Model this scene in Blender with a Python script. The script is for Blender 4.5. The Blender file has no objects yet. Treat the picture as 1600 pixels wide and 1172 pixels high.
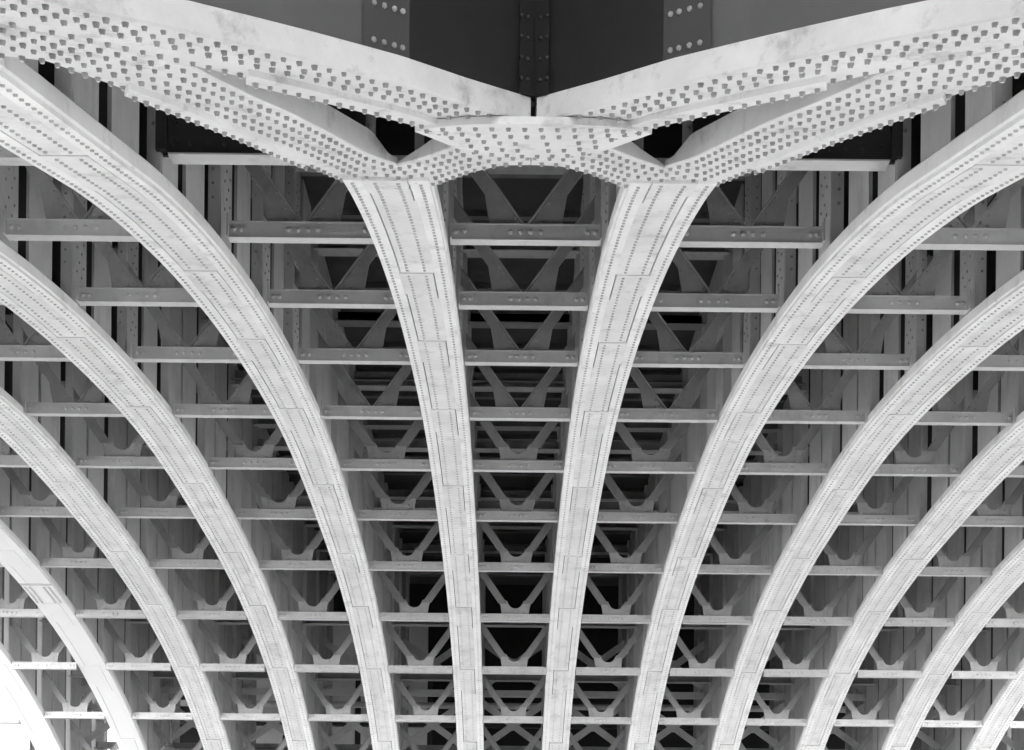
import bpy, bmesh, math, random
from mathutils import Vector, Matrix

random.seed(7)
R = math.radians
C = bpy.context.scene.collection
SC = bpy.context.scene

# ------------------------------------------------------------------ scale
D = 2.5            # spacing of the arch ribs (m)
F = 2000.0         # focal length in pixels of the 1600 px wide photograph
VH = 1450.0        # horizon row
ROLL = 0.010
CX = -0.055 * D    # camera a little left of the bridge axis
EYE = 1.7          # eye height over the ground (eye level is z = 0)

# ------------------------------------------------------------------ camera
cam = bpy.data.cameras.new("Camera")
camo = bpy.data.objects.new("Camera", cam)
C.objects.link(camo)
camo.location = (CX, 0, 0)
camo.rotation_euler = (R(90), -ROLL, 0)
cam.sensor_fit = 'HORIZONTAL'
cam.sensor_width = 36
cam.lens = 36 * F / 1600
cam.shift_x = ROLL * (VH - 586) / 1600
cam.shift_y = (VH - 586) / 1600
cam.clip_start = 0.1
cam.clip_end = 3000
SC.camera = camo

# ------------------------------------------------------------------ light
SUN_EL, SUN_AZ = R(50), R(-178)    # azimuth clockwise from +Y, where the sun stands (behind, a little left)
w = bpy.data.worlds.new("World")
SC.world = w
w.use_nodes = True
nt = w.node_tree
bg = nt.nodes['Background']
sky = nt.nodes.new('ShaderNodeTexSky')
sky.sky_type = 'NISHITA'
sky.sun_disc = False
sky.sun_elevation = SUN_EL
sky.sun_rotation = SUN_AZ
sky.air_density = 1.0
sky.dust_density = 2.0
bw = nt.nodes.new('ShaderNodeRGBToBW')       # the photograph is black and white
nt.links.new(sky.outputs[0], bw.inputs[0])
nt.links.new(bw.outputs[0], bg.inputs[0])
bg.inputs[1].default_value = 0.15
sl = bpy.data.lights.new("Sun", 'SUN')
sl.energy = 4.0
sl.angle = R(0.5)
so = bpy.data.objects.new("Sun", sl)
C.objects.link(so)
sdir = Vector((math.sin(SUN_AZ) * math.cos(SUN_EL), math.cos(SUN_AZ) * math.cos(SUN_EL), math.sin(SUN_EL)))
so.rotation_euler = sdir.to_track_quat('Z', 'Y').to_euler()
so.location = (-20, -10, 40)

SC.view_settings.view_transform = 'Standard'
SC.view_settings.look = 'None'
SC.view_settings.gamma = 1
SC.view_settings.use_curve_mapping = False
SC.view_settings.exposure = 3.97
SC.cycles.max_bounces = 10
SC.cycles.diffuse_bounces = 8

# ------------------------------------------------------------------ materials
def mat(name, base, rough=0.55, var=0.12, scale=1.5, dirt=0.0, dirt_col=0.12, streak=0.0, bump=0.0, spec=0.4):
    m = bpy.data.materials.new(name)
    m.use_nodes = True
    n = m.node_tree.nodes
    L = m.node_tree.links
    b = n['Principled BSDF']
    b.inputs['Roughness'].default_value = rough
    b.inputs['Specular IOR Level'].default_value = spec
    tc = n.new('ShaderNodeTexCoord')
    oi = n.new('ShaderNodeObjectInfo')
    mul = n.new('ShaderNodeVectorMath'); mul.operation = 'MULTIPLY_ADD'
    cmb = n.new('ShaderNodeCombineXYZ')
    for i in range(3):
        L.new(oi.outputs['Random'], cmb.inputs[i])
    mul.inputs[1].default_value = (37, 53, 71)
    L.new(cmb.outputs[0], mul.inputs[0])
    L.new(tc.outputs['Object'], mul.inputs[2])
    nz = n.new('ShaderNodeTexNoise')
    nz.inputs['Scale'].default_value = scale
    nz.inputs['Detail'].default_value = 8
    nz.inputs['Roughness'].default_value = 0.65
    L.new(mul.outputs[0], nz.inputs['Vector'])
    mr = n.new('ShaderNodeMapRange')
    mr.inputs[1].default_value = 0.3; mr.inputs[2].default_value = 0.7
    mr.inputs[3].default_value = base * (1 - var); mr.inputs[4].default_value = base * (1 + var)
    L.new(nz.outputs[0], mr.inputs[0])
    out = mr.outputs[0]
    if dirt > 0:
        n2 = n.new('ShaderNodeTexNoise')
        n2.inputs['Scale'].default_value = scale * 2.3
        n2.inputs['Detail'].default_value = 10
        n2.inputs['Roughness'].default_value = 0.72
        mp = n.new('ShaderNodeMapping')
        mp.inputs['Scale'].default_value = (1, 1, 1 - 0.85 * streak)
        L.new(mul.outputs[0], mp.inputs[0])
        L.new(mp.outputs[0], n2.inputs['Vector'])
        r2 = n.new('ShaderNodeMapRange')
        r2.inputs[1].default_value = 0.53; r2.inputs[2].default_value = 0.72
        r2.inputs[3].default_value = 0.0; r2.inputs[4].default_value = dirt
        L.new(n2.outputs[0], r2.inputs[0])
        mx = n.new('ShaderNodeMix'); mx.data_type = 'FLOAT'
        L.new(r2.outputs[0], mx.inputs[0])
        L.new(out, mx.inputs[2])
        mx.inputs[3].default_value = dirt_col
        out = mx.outputs[0]
    L.new(out, b.inputs['Base Color'])
    if bump > 0:
        n3 = n.new('ShaderNodeTexNoise')
        n3.inputs['Scale'].default_value = 28
        n3.inputs['Detail'].default_value = 5
        L.new(mul.outputs[0], n3.inputs['Vector'])
        bp = n.new('ShaderNodeBump')
        bp.inputs['Strength'].default_value = bump
        bp.inputs['Distance'].default_value = 0.01
        L.new(n3.outputs[0], bp.inputs['Height'])
        L.new(bp.outputs[0], b.inputs['Normal'])
    return m

M_RIB = mat('white_rib_paint', 0.82, 0.5, 0.10, 1.1, 0.7, 0.42, 0.0, 0.25)
M_NODE = mat('grey_white_node_paint', 0.70, 0.5, 0.12, 1.4, 0.85, 0.32, 0.0, 0.3)
M_GUS = mat('grey_gusset_paint', 0.40, 0.6, 0.14, 2.0, 0.5, 0.18, 0.3, 0.2)
M_COVER = mat('white_cover_plate_paint', 0.73, 0.5, 0.14, 1.1, 0.75, 0.38, 0.0, 0.25)
M_SMOOTH = mat('fresh_white_paint', 0.82, 0.5, 0.03, 0.8, 0.1, 0.7, 0.0, 0.05)
M_RIVET = mat('rivet_shade', 0.30, 0.5, 0.3, 3)  # dark tone stands for the shade on the sides of rivet heads
M_RIVET2 = mat('light_rivet_shade', 0.42, 0.5, 0.3, 3)  # lighter step of the painted rivet shade, for the ribs
M_SEAM = mat('seam_shade', 0.03, 0.7, 0.3, 3)  # groove floors darkened; the shade in the gaps is painted on
M_BEAM = mat('grey_beam_paint', 0.53, 0.5, 0.10, 2.0, 0.4, 0.22, 0.3, 0.15)
M_BRACE = mat('dull_grey_brace_paint', 0.30, 0.6, 0.14, 2.0, 0.5, 0.12, 0.3, 0.2)
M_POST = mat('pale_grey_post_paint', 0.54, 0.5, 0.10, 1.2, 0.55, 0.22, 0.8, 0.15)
M_WEB = mat('post_gap_shade', 0.05, 0.6, 0.15, 1.0, 0.4, 0.05, 0.5)  # webs painted dark to stand for the shade between posts
M_MID = mat('half_shade_web_paint', 0.065, 0.6, 0.15, 1.0, 0.4, 0.06, 0.5)  # middle step of the shade painted towards the recess corner
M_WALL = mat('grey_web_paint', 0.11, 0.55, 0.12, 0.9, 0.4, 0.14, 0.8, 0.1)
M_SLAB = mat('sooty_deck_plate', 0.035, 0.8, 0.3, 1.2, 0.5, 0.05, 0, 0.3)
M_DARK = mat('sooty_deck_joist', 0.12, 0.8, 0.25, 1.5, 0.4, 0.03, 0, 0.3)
M_STONE = mat('pale_stone', 0.60, 0.8, 0.10, 0.8, 0.4, 0.2, 0.5, 0.3)
M_GROUND = mat('dark_river_bank', 0.06, 0.6, 0.15, 0.2, 0.3, 0.08, 0, 0.3)
M_BOUNCE = mat('pale_bounce_sheet', 0.72, 0.85, 0.08, 0.4, 0.3, 0.5, 0, 0.3)
M_PLATE = mat('dark_plate_and_shade', 0.018, 0.6, 0.2, 1.5, 0.3, 0.03, 0.5)  # dark steel plates; on the recess corner it paints in the shade
M_PANEL = mat('pale_panel', 0.7, 0.7, 0.08, 0.8, 0.3, 0.4, 0.5)
M_XB = mat('pale_brace_paint', 0.55, 0.6, 0.12, 1.2, 0.5, 0.25, 0.3)
M_SLOT = mat('dark_steel', 0.05, 0.5, 0.2, 2)
M_GLOSS = mat('polished_dark_globe', 0.10, 0.12, 0.05, 2, spec=0.8)

# ------------------------------------------------------------------ mesh builder
class MB:
    def __init__(self):
        self.v = []; self.f = []; self.s = []; self.m = {}
    def quad(self, *p):
        i = len(self.v); self.v += [tuple(q) for q in p]
        self.f.append(tuple(range(i, i + len(p)))); self.s.append(False)
    def box(self, a, b):
        x0, y0, z0 = a; x1, y1, z1 = b
        i = len(self.v)
        self.v += [(x0,y0,z0),(x1,y0,z0),(x1,y1,z0),(x0,y1,z0),(x0,y0,z1),(x1,y0,z1),(x1,y1,z1),(x0,y1,z1)]
        for q in ((0,3,2,1),(4,5,6,7),(0,1,5,4),(1,2,6,5),(2,3,7,6),(3,0,4,7)):
            self.f.append(tuple(i + k for k in q)); self.s.append(False)
    def loft(self, rings, closed=True):
        """rings of equal length, joined in sequence and capped"""
        n = len(rings[0]); i = len(self.v)
        for r in rings: self.v += [tuple(p) for p in r]
        for k in range(len(rings) - 1):
            a = i + k * n; b = a + n
            for j in range(n):
                j2 = (j + 1) % n
                self.f.append((a + j, a + j2, b + j2, b + j)); self.s.append(False)
        self.f.append(tuple(i + j for j in reversed(range(n)))); self.s.append(False)
        e = i + (len(rings) - 1) * n
        self.f.append(tuple(e + j for j in range(n))); self.s.append(False)
    def prism(self, pts, off):
        off = Vector(off)
        self.loft([[Vector(p) for p in pts], [Vector(p) + off for p in pts]])
    def dome(self, c, nrm, r, h, seg=8, pan=False):
        """rivet head: round (snap) or pan head; its faces take the second material"""
        c = Vector(c); nrm = Vector(nrm).normalized()
        a = nrm.orthogonal().normalized(); b = nrm.cross(a)
        i = len(self.v)
        prof = [(1.05, -0.15), (0.96, 0.40), (0.64, 1.0)] if pan else [(1.0, -0.15), (0.97, 0.35), (0.66, 0.82)]
        for pr, ph in prof:
            for k in range(seg):
                t = 2 * math.pi * k / seg
                self.v.append(tuple(c + (a * math.cos(t) + b * math.sin(t)) * r * pr + nrm * h * ph))
        top = len(self.v)
        if not pan: self.v.append(tuple(c + nrm * h))
        for q in range(len(prof) - 1):
            for k in range(seg):
                k2 = (k + 1) % seg
                self.f.append((i + q*seg + k, i + q*seg + k2, i + (q+1)*seg + k2, i + (q+1)*seg + k)); self.s.append(True)
                self.m[len(self.f) - 1] = 1
        q = len(prof) - 1
        if pan:
            self.f.append(tuple(i + q*seg + k for k in range(seg))); self.s.append(False)
        else:
            for k in range(seg):
                self.f.append((i + q*seg + k, i + q*seg + (k+1) % seg, top)); self.s.append(True)
                self.m[len(self.f) - 1] = 1
    def tube(self, a, b, r, seg=16, r2=None):
        a = Vector(a); b = Vector(b); d = (b - a).normalized()
        p = d.orthogonal().normalized(); q = d.cross(p)
        r2 = r if r2 is None else r2
        rings = [[c + (p * math.cos(2*math.pi*k/seg) + q * math.sin(2*math.pi*k/seg)) * rr for k in range(seg)] for c, rr in ((a, r), (b, r2))]
        self.loft(rings)
    def data(self, name, m, bevel=0.0):
        me = bpy.data.meshes.new(name)
        me.from_pydata(self.v, [], self.f)
        if bevel == 0:
            me.polygons.foreach_set('use_smooth', self.s)
            if isinstance(m, tuple):
                for fi, mi in self.m.items(): me.polygons[fi].material_index = mi
        bm = bmesh.new(); bm.from_mesh(me)
        if bevel > 0:
            bmesh.ops.bevel(bm, geom=[e for e in bm.edges if len(e.link_faces) == 2 and e.calc_face_angle() > 0.6],
                            offset=bevel, segments=1, affect='EDGES', clamp_overlap=True)
        bmesh.ops.recalc_face_normals(bm, faces=bm.faces)
        bm.to_mesh(me); bm.free()
        if isinstance(m, tuple):
            for q in m: me.materials.append(q)
        else:
            me.materials.append(m)
        me.update()
        return me
    def build(self, name, m, parent=None, bevel=0.0, loc=None):
        o = bpy.data.objects.new(name, self.data(name, m, bevel))
        C.objects.link(o)
        if parent is not None: o.parent = parent
        if loc is not None: o.location = loc
        return o

def empty(name, loc=(0, 0, 0)):
    o = bpy.data.objects.new(name, None)
    C.objects.link(o)
    o.location = loc
    return o
def tag(o, label, cat, group=None):
    o['label'] = label; o['category'] = cat
    if group: o['group'] = group
    return o
def structure(o):
    o['kind'] = 'structure'
    return o
KIDS = {}
def kid(parent, child):
    KIDS.setdefault(parent.name, []).append(child)
    return child
def copy_tree(o, parent=None):
    c = o.copy()
    C.objects.link(c)
    if parent is not None: c.parent = parent
    for ch in o.children: copy_tree(ch, c)
    return c

# ------------------------------------------------------------------ the intrados (underside of the ribs), in units of D
CO = (-2.3e-4, 7.83e-3, -0.12883, 1.12458, -0.4256)
Y0 = 4.63; SL0 = 0.37
def zq0(y): return (((CO[0]*y + CO[1])*y + CO[2])*y + CO[3])*y + CO[4]
def zq(y):
    b = min(max((y - 8.5) / 2.5, 0.0), 1.0)
    return zq0(y) - 0.02 - 0.07 * b * b * (3 - 2 * b)
def zu(y): return zq(y) if y > Y0 else zq(Y0) - SL0 * (Y0 - y)
def Z(y): return D * zu(y / D)
def DZ(y): return (Z(y + 0.01) - Z(y - 0.01)) / 0.02
def NRM(y):
    s = DZ(y); return Vector((0, s, -1)).normalized()       # pointing down
ROWY = lambda k: D * (4.787 + 0.966 * k + (0.13 if k > 5 else 0.06 if k == 5 else 0))
BEAMV = {0: 240, 1: 362.5, 2: 467, 3: 557, 4: 645, 5: 727, 6: 806, 7: 885.5, 8: 965, 9: 1047, 10: 1124}
def BEAMZ(k):
    y = ROWY(k)
    if k in BEAMV: return (VH - BEAMV[k]) * y / F
    return Z(y) + (0.12 if k > 4 else 0.095) * D
RH = 0.062 * D            # depth of a rib
HW = 0.155 * D           # half width of a rib
ZT = 4.62 * D            # top chord level
ZD = 4.76 * D            # underside of the deck

# ------------------------------------------------------------------ ground, deck, piers
GZ = -EYE
g = MB()
g.quad((-900, -900, GZ), (900, -900, GZ), (900, 900, GZ), (-900, 900, GZ))
structure(g.build('ground', M_GROUND))

XL, XR = -5.5 * D - 3.4, 6.5 * D + 1.4  # left deck edge carried further out to shade the end ribs
YN, YF = -0.9 * D, 17.75 * D
q = MB(); q.quad((XL + 8.5, 4.0, GZ + 0.004), (XR - 6.5, 4.0, GZ + 0.004), (XR - 6.5, YF, GZ + 0.004), (XL + 8.5, YF, GZ + 0.004))
structure(q.build('bounce_sheet', M_BOUNCE))  # added unseen pale sheet, bounces light up onto the soffits
dk = empty('bridge_deck', (0, 0, ZD))
tag(dk, 'dark underside of the bridge deck above all the cross frames', 'bridge deck')
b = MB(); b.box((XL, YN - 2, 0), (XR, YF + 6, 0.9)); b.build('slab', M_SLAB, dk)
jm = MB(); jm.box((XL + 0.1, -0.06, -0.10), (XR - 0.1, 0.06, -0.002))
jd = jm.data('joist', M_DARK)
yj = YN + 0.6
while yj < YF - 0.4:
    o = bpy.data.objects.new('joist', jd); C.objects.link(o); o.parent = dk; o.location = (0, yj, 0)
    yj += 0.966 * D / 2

# ------------------------------------------------------------------ arch ribs
JOINTS = [-0.9, 0.3, 1.55, 2.8, 4.1, 5.92, 7.09, 8.39, 9.85, 11.27, 12.4, 13.65, 14.95, 16.2, 17.5]
WMID = 0.083 * D
def panel_t(y):
    u = y / D
    for i in range(len(JOINTS) - 1):
        if JOINTS[i] <= u < JOINTS[i + 1]:
            return (u - JOINTS[i]) / (JOINTS[i + 1] - JOINTS[i])
    return 0.5
def wlr(y):
    """half widths left and right of the middle plate, stepping in each panel"""
    t = panel_t(y)
    return (0.084 * D if t < 0.30 else 0.073 * D), (0.073 * D if t < 0.36 else 0.084 * D)
def seam(y, sgn):
    """open seam beside the plate: short on one side after each joint, long on the other"""
    t = panel_t(y)
    return 0.016 if ((sgn < 0 and t > 0.30) or (sgn > 0 and t < 0.36)) else 0.0006

def yrange(a, b, st):
    n = max(1, int(math.ceil((b - a) / st)))
    return [a + (b - a) * i / n for i in range(n + 1)]

def sec(y, xa, xb, za, zb):
    """rectangle section across the rib at y; za, zb measured along the normal, upwards"""
    c = Vector((0, y, Z(y))); n = -NRM(y)
    return [Vector((xa, 0, 0)) + c + n * za, Vector((xb, 0, 0)) + c + n * za,
            Vector((xb, 0, 0)) + c + n * zb, Vector((xa, 0, 0)) + c + n * zb]

PITCH = 0.118
def rivet_line(mb, ya, yb, x, depth, r=0.018, h=0.017, ph=0.0):
    y = ya + PITCH * (0.5 + ph)
    while y < yb - PITCH * 0.3:
        n = NRM(y)
        mb.dome(Vector((x + random.uniform(-.002, .002), y, Z(y))) + n * depth, n, r, h, 7, True)
        y += PITCH / math.sqrt(1 + DZ(y) ** 2)

def rib_parts(y_start, smooth=False):
    root = empty('arch_rib', (0, 0, 0))
    m = M_SMOOTH if smooth else M_RIB
    ys = yrange(y_start, 17.5 * D, 0.3)
    b = MB()
    rings = []
    bv = 0.018
    for y in ys:
        c = Vector((0, y, Z(y))); n = -NRM(y)
        P = lambda x, z: Vector((x, 0, 0)) + c + n * z
        rings.append([P(-HW + bv, 0), P(HW - bv, 0), P(HW, bv), P(HW, RH - bv), P(HW - bv, RH), P(-HW + bv, RH), P(-HW, RH - bv), P(-HW, bv)])
    b.loft(rings)
    for fi in range(0, (len(rings) - 1) * 8, 8): b.m[fi] = 1        # the seams between the plates
    b.build('box_body', m if smooth else (m, M_SEAM), root)
    T_EDGE, T_MID = 0.036, 0.034
    # edge strips
    for sgn in (-1, 1):
        s = MB()
        yy = sorted(set(ys + [j * D + d for j in JOINTS for d in ()]))
        pts = []
        u = y_start + 0.002
        brk = set()
        for i in range(len(JOINTS) - 1):
            a, c2 = JOINTS[i] * D, JOINTS[i + 1] * D
            for t in (0, .30, .36):
                q = a + (c2 - a) * t
                if y_start < q < 17.5 * D: brk.add(q)
        seq = []
        for y in sorted(set(ys) | brk):
            if y in brk:
                seq += [(y - 0.004, y - 0.001), (y + 0.004, y + 0.001)]
            else:
                seq.append((y, y))
        rr = []
        for y, ye in seq:
            wl, wr = wlr(ye)
            wi = (wl if sgn < 0 else wr)
            wi += seam(ye, sgn)
            rr.append(sec(y, sgn * wi, sgn * (HW - 0.017), -T_EDGE, 0.004) if sgn > 0 else sec(y, -(HW - 0.017), -wi, -T_EDGE, 0.004))
        s.loft(rr)
        if not smooth:
            rivet_line(s, y_start + 0.05, 17.4 * D, sgn * 0.119 * D, T_EDGE, ph=0.25 * (sgn + 1))
        s.build('edge_strip', m if smooth else (m, M_RIVET2), root)
    # middle cover plates, one a panel
    for i in range(len(JOINTS) - 1):
        a, c2 = max(JOINTS[i] * D, y_start) + 0.020, JOINTS[i + 1] * D - 0.020
        if c2 - a < 0.3: continue
        s = MB()
        full = JOINTS[i + 1] * D - JOINTS[i] * D
        brk = [JOINTS[i] * D + full * t for t in (.30, .36)]
        seq = [(a, a)]
        for y in sorted(set(yrange(a, c2, 0.3)[1:-1]) | set(q for q in brk if a < q < c2)):
            if y in brk: seq += [(y - 0.004, y - 0.001), (y + 0.004, y + 0.001)]
            else: seq.append((y, y))
        seq.append((c2, c2 - 0.001))
        rr = []
        for y, ye in seq:
            wl, wr = wlr(ye)
            rr.append(sec(y, -wl, wr, -T_MID, 0.003))
        s.loft(rr)
        if not smooth:
            for x in (-0.04 * D, 0.04 * D):
                rivet_line(s, a + 0.02, c2 - 0.02, x, T_MID, ph=0.2)
        s.build('cover_plate', m if smooth else (M_COVER, M_RIVET2), root)
    if smooth:      # one band of joint bars still bare on the jacketed rib
        jb = MB()
        for x in (-0.12, -0.075, 0.055, 0.105):
            rr = [sec(y, x * D - 0.02, x * D + 0.02, -0.05, -0.018) for y in yrange(12.05 * D, 12.38 * D, 0.2)]
            jb.loft(rr)
        rr = [sec(y, -HW + 0.02, HW - 0.02, -0.05, -0.018) for y in (11.98 * D, 12.01 * D)]
        jb.loft(rr)
        jb.build('joint_bar', M_BEAM, root)
    # spandrel posts, their feet cut to the slope of the rib
    def slab(p, xa, xb, ya, yb, zt):
        f = lambda y: Z(y) + RH * 0.7
        p.loft([[Vector((x, ya, f(ya))), Vector((x, yb, f(yb))), Vector((x, yb, zt)), Vector((x, ya, zt))] for x in (min(xa, xb), max(xa, xb))])
    for k in range(-4, 13):
        y = ROWY(k)
        if y < y_start + 0.05 or y > 16.6 * D: continue
        P = 0.966 * D
        zt = ZT + 0.25
        p = MB()
        fx = 0.125 * D; ft = 0.035
        ya, yb = y - 0.02, y + (0.25 if k < 4 else 0.34) * P
        for sg in (-1, 1):
            slab(p, sg * fx, sg * (fx - ft), ya, yb, zt)
            slab(p, sg * (fx - ft), sg * (fx - 0.13), ya + 0.002, ya + 0.022, zt)   # angle leg to the near face
            slab(p, sg * (fx + 0.012), sg * fx, ya + 0.02, ya + 0.16, zt)           # outer angle leg
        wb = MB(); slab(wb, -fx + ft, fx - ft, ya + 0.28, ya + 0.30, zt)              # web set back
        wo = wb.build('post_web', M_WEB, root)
        if k < 4:
            z = Z(ya) + RH + 0.1; q = 0
            while z < zt - 0.2:
                for sg in (-1, 1):
                    for yy in ((0.24, 0.42) if q % 2 else (0.33, 0.5)):
                        p.dome((sg * fx, ya + yy, z), (sg, 0, 0), 0.019, 0.016, 6)
                    p.dome((sg * (fx - 0.075), ya + 0.002, z), (0, -1, 0), 0.02, 0.014, 6)
                z += 0.16 if q % 4 else 0.42; q += 1
        po = p.build('spandrel_post', (M_POST, M_RIVET), root); wo.parent = po
        # plain plate post in the middle of the panel
        ya, yb = (y + 0.42 * P, y + 0.74 * P) if k < 4 else (y + 0.42 * P, y + 0.82 * P)
        if yb > 16.6 * D: continue
        p = MB()
        slab(p, -0.115 * D, -0.10 * D, ya, yb, zt); slab(p, 0.10 * D, 0.115 * D, ya, yb, zt)
        po = p.build('plate_post', M_POST, root)
        wb = MB(); slab(wb, -0.10 * D, 0.10 * D, ya + 0.3, ya + 0.33, zt); slab(wb, -0.10 * D, 0.10 * D, ya + 0.02, ya + 0.04, zt)
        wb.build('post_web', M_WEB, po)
    return root

ORD = ['', 'first', 'second', 'third', 'fourth', 'fifth', 'sixth', 'seventh']
RIBS = {}
def place_rib(proto, used, n, side):
    o = proto if not used else copy_tree(proto)
    o.location.x = side * (n - 0.5) * D
    if side > 0: o.scale.x = -1          # the plate seams are handed
    s = 'left' if side < 0 else 'right'
    if n >= 5 and side < 0:
        lab = 'smooth bright white arch rib without rivets, ' + ('at the bottom left corner' if n == 6 else 'second from the left at the bottom')
    elif n == 1:
        lab = 'white riveted arch rib dropping from the %s foot of the crossed junction' % s
    else:
        lab = 'white riveted arch rib with spandrel posts, %s to the %s of the middle bay' % (ORD[n], s)
    tag(o, lab, 'arch rib', 'parallel arch ribs carrying the bridge')
    RIBS[(n, side)] = o
    return o

YJ = 4.42 * D
short = rib_parts(YJ)
place_rib(short, False, 1, -1)
place_rib(short, True, 1, 1)
longr = rib_parts(-0.88 * D)
first = True
for n, side in ((2, -1), (2, 1), (3, -1), (3, 1), (4, -1), (4, 1), (5, 1), (6, 1), (7, 1)):
    place_rib(longr, not first, n, side); first = False
sm = rib_parts(-0.88 * D, True)
place_rib(sm, False, 5, -1)
place_rib(sm, True, 6, -1)

# ------------------------------------------------------------------ cross frames
BH = 0.075 * D
def make_frame(kind):
    """local origin at the bottom middle of the beam"""
    root = empty('cross_frame')
    b = MB()
    L = (0.339 if kind == 'V' else 0.343) * D
    b.box((-L, 0, 0.012), (L, 0.035, BH - 0.012))
    b.box((-L, -0.012, 0), (L, 0.11, 0.0118))                      # lower flange
    b.box((-L, -0.008, BH - 0.0118), (L, 0.09, BH))                # upper flange
    bm_ = b
    for x in (-0.068, -0.023, 0.023, 0.068, -0.312, -0.278, 0.278, 0.312):
        bm_.dome((x * D, 0.0, BH * 0.5), (0, -1, 0), 0.030, 0.022, 8)
    b.build('cross_beam', M_BEAM, root)
    for sg in ((-1, 1) if kind == 'V' else ()):                     # end cleats
        c = MB(); x = sg * L
        c.box((min(x, x - sg * 0.016), -0.075, -0.01), (max(x, x - sg * 0.016), -0.0125, BH + 0.05))
        c.box((min(x - sg * 0.017, x - sg * 0.15), -0.032, -0.006), (max(x - sg * 0.017, x - sg * 0.15), -0.0125, BH + 0.05)) if kind == 'U' else None
        c.build('end_cleat', M_POST, root)
    SLOPE = 1.38
    HT = 0.60 * D
    y0, t = 0.045, 0.02
    if kind == 'V':
        for sg in (-1, 1):
            a = MB()
            wa = 0.075 * D            # width measured level
            x0 = 0.006 * D
            xt = x0 + HT / SLOPE
            hb = 0.125 * D            # gusset height
            xo = x0 + hb / SLOPE + wa
            pts = [(sg * x0, y0, BH - 0.03), (sg * xt, y0, BH + HT), (sg * (xt + wa), y0, BH + HT), (sg * (xo + 0.015*D), y0, BH + hb + 0.02 * D), (sg * (xo - 0.012 * D), y0, BH - 0.03)]
            a.prism(pts, (0, t, 0))
            # upstanding leg along the inner edge
            n = Vector((-SLOPE * sg, 0, 1)).normalized()
            p0 = Vector((sg * x0, y0 - 0.05, BH)); p1 = Vector((sg * xt, y0 - 0.05, BH + HT))
            q = Vector((sg * 0.014, 0, 0))
            a.loft([[p0, p0 + q, p0 + q + Vector((0, 0.05, 0)), p0 + Vector((0, 0.05, 0))], [p1, p1 + q, p1 + q + Vector((0, 0.05, 0)), p1 + Vector((0, 0.05, 0))]])
            for (dx, dz) in ((0.05, 0.035), (0.085, 0.07), (0.105, 0.105), (0.125, 0.14), (0.08, 0.02)):
                a.dome((sg * dx * D, y0, BH + dz * D), (0, -1, 0), 0.02, 0.014, 7)
            a.build('brace_arm', M_BRACE, root)
    else:
        gw, gt, gh = 0.132 * D, 0.14 * D, 0.135 * D
        a = MB()
        # U shaped gusset: outer outline, then the curved inner edge
        pts = [(-gw, BH - 0.03), (gw, BH - 0.03), (gw + 0.012*D, BH + gh * 0.55), (gw + 0.030 * D, BH + gh)]
        inner = []
        for i in range(9):
            th = math.pi * i / 8
            inner.append((0.072 * D * math.cos(th) * (1 if 0 < i < 8 else 1.15), BH + gh - 0.078 * D * math.sin(th) ** 0.8))
        pts += inner
        pts += [(-gw - 0.030 * D, BH + gh), (-gw - 0.012*D, BH + gh * 0.55)]
        # split left and right halves so that each n-gon is well behaved
        half = [(0, BH - 0.03), (gw, BH - 0.03), (gw + 0.012*D, BH + gh * 0.55), (gw + 0.030 * D, BH + gh)] + inner[:5]
        for sg in (-1, 1):
            a.prism([(sg * x, y0, z) for x, z in half], (0, t, 0))
        for sg in (-1, 1):
            for (dx, dz) in ((0.09, 0.02), (0.09, 0.055), (0.1, 0.09)):
                a.dome((sg * dx * D, y0, BH + dz * D), (0, -1, 0), 0.018, 0.013, 6)
        a.build('gusset', M_GUS, root)
        for sg in (-1, 1):
            a = MB()
            x0, z0 = 0.083 * D, BH + gh - 0.03 * D
            wa = 0.082 * D
            hh = HT - gh
            pts = [(sg * x0, z0), (sg * (x0 + hh / 1.42), z0 + hh), (sg * (x0 + hh / 1.42 + wa), z0 + hh), (sg * (x0 + wa), z0)]
            a.prism([(x, y0 - 0.022, z) for x, z in pts], (0, 0.02, 0))
            a.prism([(pts[0][0], y0 - 0.06, pts[0][1]), (pts[1][0], y0 - 0.06, pts[1][1]), (pts[1][0] + sg * 0.014, y0 - 0.06, pts[1][1]), (pts[0][0] + sg * 0.014, y0 - 0.06, pts[0][1])], (0, 0.037, 0))
            a.build('brace_arm', M_BRACE, root)
    return root

chord = MB()
L = 0.40 * D
chord.box((-L, 0, -0.14), (L, 0.03, 0.06)); chord.box((-L, -0.11, -0.155), (L, 0.14, -0.1405))
chord_d = chord.data('top_chord', M_BRACE)

protoV, protoU = make_frame('V'), make_frame('U')
usedV = usedU = False
ROWN = ['top', 'second', 'third', 'fourth', 'fifth', 'sixth', 'seventh', 'eighth', 'ninth', 'tenth', 'eleventh', 'twelfth', 'lowest']
BEAMP = {}
for k in range(0, 13):
    y, z = ROWY(k), BEAMZ(k) - BH * 0.5
    s = F / (y / D)
    for bay in range(-5, 7):
        if abs(bay) * s > 1400: continue
        if k == 0 and abs(bay) <= 1: continue
        if k <= 4:
            o = copy_tree(protoV) if usedV else protoV; usedV = True
        else:
            o = copy_tree(protoU) if usedU else protoU; usedU = True
        o.location = (bay * D, y, z)
        c = bpy.data.objects.new('top_chord', chord_d); C.objects.link(c); c.parent = o
        c.location = (0, 0, ZT - z)
        BEAMP[(k, bay)] = o
        where = 'middle bay' if bay == 0 else '%s bay %s of middle' % (ORD[abs(bay)], 'left' if bay < 0 else 'right')
        tag(o, '%s braced grey cross frame, %s row%s, %s' % ('V' if k <= 4 else 'U', ROWN[k], ' from top' if 0 < k < 12 else '', where), 'cross frame', 'braced cross frames between the arch ribs')

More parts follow.
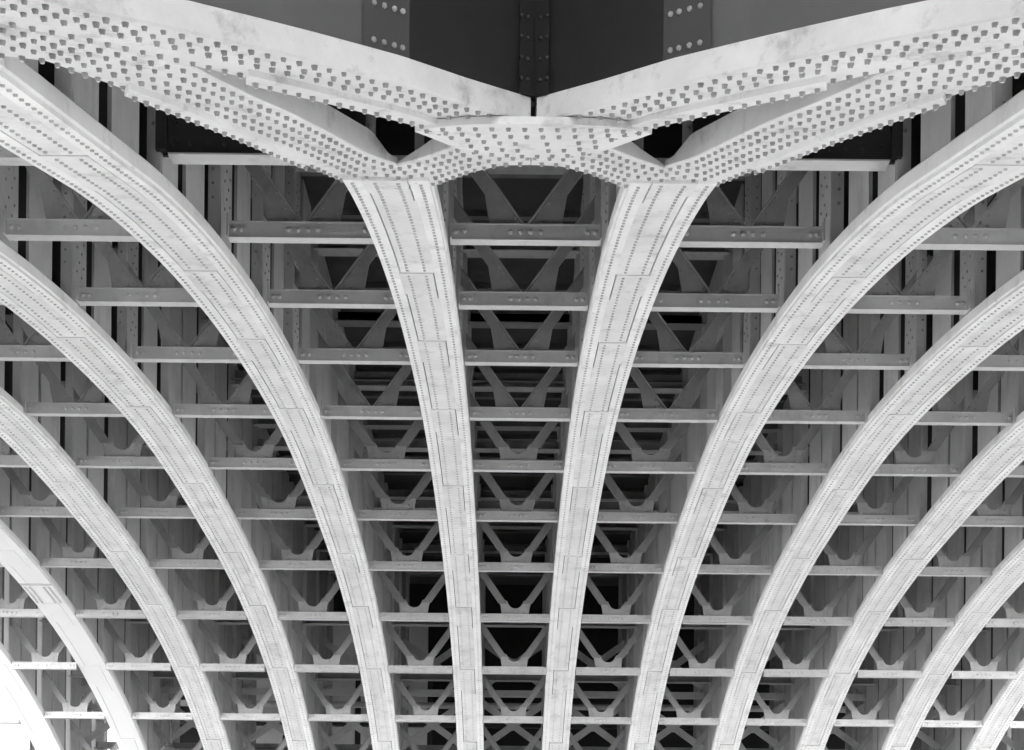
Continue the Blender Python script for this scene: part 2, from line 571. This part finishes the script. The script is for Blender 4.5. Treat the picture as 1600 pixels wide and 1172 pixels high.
# solid diaphragms in the top row, beside the junction
def diaphragm(bay):
    y, z = ROWY(0), BEAMZ(0) - 0.02 * D
    root = empty('diaphragm_plate', (bay * D, y, z))
    p = MB(); L = 0.37 * D
    p.box((-L, 0, 0.0 if bay else -0.01 * D), (L, 0.03, ZT + 0.25 - z))
    for sg in (-1, 1):
        p.box((sg * L - 0.05, -0.07, 0.02), (sg * L + 0.05, -0.001, ZT + 0.25 - z))
        zz = 0.15
        while zz < ZT - z:
            p.dome((sg * (L - 0.13), 0, zz), (0, -1, 0), 0.022, 0.014, 6); zz += 0.16
    x = -L + 0.1
    while x < L:
        p.dome((x, 0, 0.11), (0, -1, 0), 0.022, 0.014, 6); x += 0.16
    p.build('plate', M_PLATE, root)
    f = MB(); xa, xb = (-0.5 * D + HW, 0.2 * D) if bay < 0 else (-0.2 * D, 0.5 * D - HW)
    f.box((xa, -0.05, -0.016), (xb, 0.11, 0.0))
    if bay: f.build('bottom_flange', M_POST, root)
    side = {-1: 'left of', 1: 'right of', 0: 'behind'}[bay]
    tag(root, 'dark solid steel diaphragm plate %s%s the junction' % ('with pale bottom flange ' if bay else '', side), 'steel plate', 'solid plates beside the junction')
for bay in (-1, 0, 1): diaphragm(bay)

# ------------------------------------------------------------------ crossed junction at the head of the two middle ribs
def unroll(u, v):
    return u + ROLL * (v - 586), v - ROLL * (u - 800)
def on_soffit(u, v, drop=0.0):
    """place on the intrados seen at photo position (u, v)"""
    u, v = unroll(u, v)
    t = (VH - v) / F
    lo, hi = 0.4, 6.0
    f = lambda y: t * y - zu(y)
    lo, hi = 2.0, 9.0
    # the sight line meets the intrados once in this range
    for _ in range(60):
        mid = (lo + hi) / 2
        if f(mid) < 0: lo = mid
        else: hi = mid
    y = lo * D
    x = CX + (u - 800) / F * y
    return Vector((x, y, Z(y)))

def pl(pts):
    """photo outline of the left half -> plan points"""
    return [on_soffit(u, v) for u, v in pts]
def resample(P, n):
    d = [0]
    for a, b2 in zip(P, P[1:]): d.append(d[-1] + (b2 - a).length)
    out = []
    for i in range(n + 1):
        t = d[-1] * i / n
        for j in range(len(P) - 1):
            if t <= d[j + 1] + 1e-9:
                f = (t - d[j]) / max(1e-9, d[j + 1] - d[j]); out.append(P[j].lerp(P[j + 1], f)); break
    return out
def surf(p, off=0.0):
    q = Vector((p.x, p.y, Z(p.y)))
    return q + NRM(p.y) * off
def mirror(P): return [Vector((-p.x, p.y, p.z)) for p in P]

junction = empty('rib_junction', (0, 3.8 * D, Z(3.8 * D)))
tag(junction, 'white riveted crossed junction of steel arms joining the two middle arch ribs', 'steel junction')
def jbuild(mb, name, m, bevel=0.0):
    o = mb.build(name, m, junction, bevel)
    o.location = -junction.location
    return o

def band(near, far, name, hf, rows, n=40, off=0.0, lip=None, pitch=0.105, rr=0.0195, stag=True, mside=(1, -1)):
    """an arm: riveted soffit between two edges, with a vertical near face h high"""
    for sg in mside:
        N = resample(near, n); Fa = resample(far, n)
        if sg < 0: N, Fa = mirror(N), mirror(Fa)
        mb = MB(); rings = []
        for ii, (a, c) in enumerate(zip(N, Fa)):
            bv = 0.014
            h = hf(ii / n) if callable(hf) else hf
            a0, c0 = surf(a, off), surf(c, off)
            d = (c0 - a0).normalized()
            up = Vector((0, 0, 1))
            rings.append([a0 + d * bv, c0 - d * bv, c0 + up * bv, c0 + up * h, a0 + up * h + d * 0.0, a0 + up * bv])
        mb.loft(rings)
        if lip:     # standing ledge running along the arm
            rings = []
            lip_n = int(n * lip[1]); lip_0 = int(n * lip[2])
            for a, c in list(zip(N, Fa))[lip_0:lip_n + 1]:
                q = a.lerp(c, lip[0]); e = a.lerp(c, 0.995)
                q2, e2 = surf(q, off), surf(e, off)
                dn = NRM(q.y)
                rings.append([q2 - dn * 0.002, e2 - dn * 0.002, e2 + dn * 0.036, q2 + dn * 0.036])
            mb.loft(rings)
        for ri, t in enumerate(rows):
            line = [a.lerp(c, t) for a, c in zip(N, Fa)]
            Ltot = sum((q - p).length for p, q in zip(line, line[1:]))
            cnt = int(Ltot / pitch)
            for i in range(cnt):
                s = (i + (0.5 if (stag and ri % 2) else 0.0) + 0.3) / cnt * Ltot
                if s > Ltot: continue
                acc = 0
                for p, q in zip(line, line[1:]):
                    l = (q - p).length
                    if acc + l >= s:
                        r = p.lerp(q, (s - acc) / l); break
                    acc += l
                fr = s / Ltot
                o2 = 0.036 if (lip and t > lip[0] and lip[2] < fr < lip[1]) else 0.0
                k2 = random.uniform(0.86, 1.1)
                mb.dome(surf(r, off + o2), NRM(r.y) + Vector((random.uniform(-.1,.1), random.uniform(-.1,.1), 0)), rr * k2, 0.026 * k2, 9, True)
        jbuild(mb, name, (M_NODE, M_RIVET))

# photo outlines of the left half
A_near = pl([(-40, -22), (0, -12), (60, 0), (116, 12), (200, 31), (300, 52), (400, 75), (480, 94), (544, 110), (626, 131), (731, 164), (829, 192)])
A_far = pl([(-40, 32), (0, 38), (60, 50), (120, 62), (200, 80), (300, 103), (400, 126), (480, 145), (560, 165), (645, 187), (683, 202), (730, 213), (829, 222)])
B_near = pl([(-40, 32), (0, 38), (100, 58), (200, 80), (300, 104), (350, 130), (400, 154), (460, 180), (516, 209), (575, 241), (621, 257)])
B_far = pl([(-40, 81), (0, 86), (72, 94), (176, 132), (288, 176), (360, 205), (420, 232), (480, 258), (544, 287), (580, 289), (612, 291)])
C_near = pl([(621, 257), (660, 246), (700, 232), (719, 223), (770, 212), (829, 207)])
C_far = pl([(612, 291), (648, 291), (680, 288), (735, 268), (783, 257), (829, 256)])

hA, hB = 0.073 * D, 0.085 * D
band(A_near, A_far, 'near_arm', hA, (0.10, 0.30, 0.48, 0.88), n=60, off=0.0, lip=(0.68, 0.84, 0.40), pitch=0.112, mside=(1, -1))
band(B_near, B_far, 'far_arm', lambda t: hB * (1 if t < 0.91 else max(0.30, (1 - t) / 0.09)), (0.08, 0.26, 0.46, 0.64, 0.92), n=60, off=0.006, lip=(0.78, 0.74, 0.24), pitch=0.115)
band(C_near, C_far, 'link_arm', lambda t: hB * min(0.62, 0.16 + t * 1.5), (0.10, 0.30, 0.50, 0.70, 0.90), n=24, off=0.010, pitch=0.118)

# lens shaped cover plate under the crossing
up_e = pl([(648, 192), (680, 185), (720, 181), (780, 179.5), (829, 180)])
lo_e = pl([(648, 192), (680, 205), (719, 221), (770, 231), (829, 234)])
N = resample(up_e, 16); Fa = resample(lo_e, 16)
N = N + mirror(N)[::-1][1:]; Fa = Fa + mirror(Fa)[::-1][1:]
N[0] = N[0].lerp(N[1], 0.1); N[-1] = N[-1].lerp(N[-2], 0.1)
mb = MB(); rings = []
for a, c in zip(N, Fa):
    rings.append([surf(a, 0.055), surf(c, 0.055), surf(c, 0.008), surf(a, 0.008)])
mb.loft(rings)
for ri, t in enumerate((0.12, 0.33, 0.54, 0.75, 0.93)):
    line = [a.lerp(c, t) for a, c in zip(N, Fa)]
    i0 = 2 + ri
    x = line[0].x * (0.9 - 0.1 * ri) + (0.05 if ri % 2 else 0)
    while x < -line[0].x * (0.9 - 0.1 * ri):
        for p, q in zip(line, line[1:]):
            if p.x <= x <= q.x:
                r = p.lerp(q, (x - p.x) / max(1e-6, q.x - p.x))
                if random.random() > 0.12:
                    mb.dome(surf(r, 0.055), NRM(r.y), 0.0195, 0.024, 9, True)
                break
        x += 0.118
jbuild(mb, 'cover_plate', (M_NODE, M_RIVET))

# tall web plates over the near arms, meeting in a corner over the crossing
for sg in (1, -1):
    e = A_near[-1] - A_near[-2]
    P = resample(A_near + [A_near[-1] + e * ((0.012 - A_near[-1].x) / e.x)], 24)
    if sg < 0: P = mirror(P)
    mb = MB(); rings = []
    for p in P:
        a = surf(p); d = Vector((0, 1, 0))
        rings.append([Vector((a.x, a.y + 0.03, a.z + hA - 0.01)), Vector((a.x, a.y + 0.03, ZT + 0.3)), Vector((a.x, a.y + 0.08, ZT + 0.3)), Vector((a.x, a.y + 0.08, a.z + hA - 0.01))])
    mb.loft(rings)
    def wall_at(xx):
        xx = -abs(xx)
        Q = P if sg > 0 else mirror(P)
        xx = min(xx, Q[-1].x - 1e-4)
        for p, q in zip(Q, Q[1:]):
            if p.x <= xx <= q.x:
                r = p.lerp(q, (xx - p.x) / (q.x - p.x)); dirv = (q - p); dirv.z = 0
                dirv.normalize()
                a = surf(r)
                if sg < 0: a.x = -a.x; dirv.x = -dirv.x
                return Vector((a.x, a.y + 0.03, a.z + hA)), dirv
    def strip(x0, x1, th):
        a, d = wall_at(x0); c, d2 = wall_at(x1)
        n = Vector((0, -1, 0))
        zt = ZT + 0.2
        r1 = [a, a + n * th, c + n * th, c]
        mb.loft([r1, [Vector((p.x, p.y, zt)) for p in r1]])
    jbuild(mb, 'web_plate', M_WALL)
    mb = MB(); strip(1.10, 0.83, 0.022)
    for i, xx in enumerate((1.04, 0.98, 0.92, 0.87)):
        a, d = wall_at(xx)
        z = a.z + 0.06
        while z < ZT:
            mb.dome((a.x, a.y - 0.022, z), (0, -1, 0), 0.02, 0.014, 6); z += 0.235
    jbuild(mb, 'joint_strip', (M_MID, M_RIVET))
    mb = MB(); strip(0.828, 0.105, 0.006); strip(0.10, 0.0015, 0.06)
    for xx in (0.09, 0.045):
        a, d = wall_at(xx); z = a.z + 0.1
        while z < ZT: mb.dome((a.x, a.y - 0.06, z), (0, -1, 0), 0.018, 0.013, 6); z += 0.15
    jbuild(mb, 'corner_shade_plate', M_PLATE)  # corner shade of the recess put into the plate colour
# small bracket plate at the upper right of the right arm
a, d = wall_at(1.0)

# ------------------------------------------------------------------ far pier and near pier
pier = empty('stone_pier', (0, YF, GZ))
tag(pier, 'pale panelled pier wall behind the lowest cross frames', 'pier wall')
HP = ZD - GZ
b = MB()
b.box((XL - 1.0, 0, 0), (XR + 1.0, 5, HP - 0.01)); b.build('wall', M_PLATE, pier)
x = XL - 0.6; i = 0
while x < -1.2 * D:
    wd = 1.05
    if random.random() < 0.9:
        p = MB(); p.box((x, -0.12, 7.2), (x + wd, -0.002, HP - 1.2)); p.build('panel', M_PANEL, pier, 0.01)
    q = MB()
    q.box((x + wd + 0.04, -0.05, 6.4 + random.random() * 2), (x + wd + 0.16, -0.002, 9.2 + random.random() * 2.4)); q.build('slot', M_SLOT, pier)
    x += wd + 0.2; i += 1
for z in (8.6, 10.4):
    q = MB(); q.box((XL - 0.9, -0.3, z), (XR + 0.9, -0.13, z + 0.12)); q.build('rail', M_SLOT, pier)
for z in (9.3,):
    q = MB(); q.tube((XL - 0.9, -0.5, z), (XR + 0.9, -0.5, z), 0.11); q.build('pipe', M_BEAM, pier)

near = empty('unseen_near_pier', (0, YN, GZ))
tag(near, 'unseen grey pier wall behind the camera, its height set to limit light', 'pier wall')
b = MB(); b.box((XL - 1.0, -3, 0), (XR + 1.0, 0, 8.5 + EYE)); b.box((XL - 1.2, -3.2, 8.5 + EYE + 0.002), (XR + 1.2, 0.2, 8.7 + EYE)); b.build("wall", M_WALL, near)  # out of view; wall top set to limit light from behind

# X braces in front of the far pier
def xbrace(bay):
    y = 16.0 * D
    z0 = 2.15 * D
    root = empty('x_brace', (bay * D, y, z0))
    W2, H2 = 0.46 * D, 0.66 * D
    for tier in (0, 1):
        for sg in (-1, 1):
            zt = tier * 0.76 * D
            p0 = Vector((-sg * W2, 0.03 * sg, zt)); p1 = Vector((sg * W2, 0.03 * sg, zt + H2))
            q = Vector((0, 0, 0.26)); t = Vector((0, 0.025, 0))
            m = MB(); m.loft([[p0, p0 + q, p0 + q + t, p0 + t], [p1, p1 + q, p1 + q + t, p1 + t]])
            m.build('diagonal', M_XB, root)
        m = MB(); m.box((-0.07 * D, -0.06, zt + H2 * 0.5 - 0.04), (0.07 * D, -0.045, zt + H2 * 0.5 + 0.3))
        m.build('gusset', M_XB, root)
    m = MB(); zt = 0.74 * D
    m.box((-W2, -0.12, zt), (W2, -0.10, zt + 0.16)); m.box((-W2, -0.12, zt + 0.161), (W2, 0.02, zt + 0.18)); m.box((-W2, -0.12, zt - 0.02), (W2, 0.02, zt - 0.001))
    m.build('rail', M_XB, root)
    where = 'in the middle bay' if bay == 0 else 'in the %s bay %s of the middle' % (ORD[abs(bay)], 'left' if bay < 0 else 'right')
    tag(root, 'grey X brace %s, before the pier wall' % where, 'cross brace', 'X braces before the far pier')
for bay in range(-5, 7): xbrace(bay)

# ------------------------------------------------------------------ hanging globe lamp
def at(u, v, y):
    u, v = unroll(u, v)
    return Vector((CX + (u - 800) / F * y, y, (VH - v) / F * y))
yl = ROWY(10) + 0.3
pc = at(263, 1181, yl)
lamp = empty('pendant_lamp', pc)
tag(lamp, 'dark glossy globe lamp hanging on a thin rod at the bottom left', 'lamp')
gl = MB()
seg = 28
prof = [(0.30 * math.sin(math.pi * i / 16), -0.30 * math.cos(math.pi * i / 16)) for i in range(1, 16)]
gl.loft([[Vector((r * math.cos(2*math.pi*k/seg), r * math.sin(2*math.pi*k/seg), z)) for k in range(seg)] for r, z in prof])
gl.s = [True] * len(gl.s)
gl.build('globe', M_GLOSS, lamp)
r = MB(); r.tube((0.08, 0, 0.27), (0.08, 0, 1.25), 0.025, 10); r.build('rod', M_SLOT, lamp)
c = MB(); c.tube((0.0, 0, 0.27), (0.0, 0, 0.36), 0.12, 16, 0.07); c.build('cap', M_SLOT, lamp)
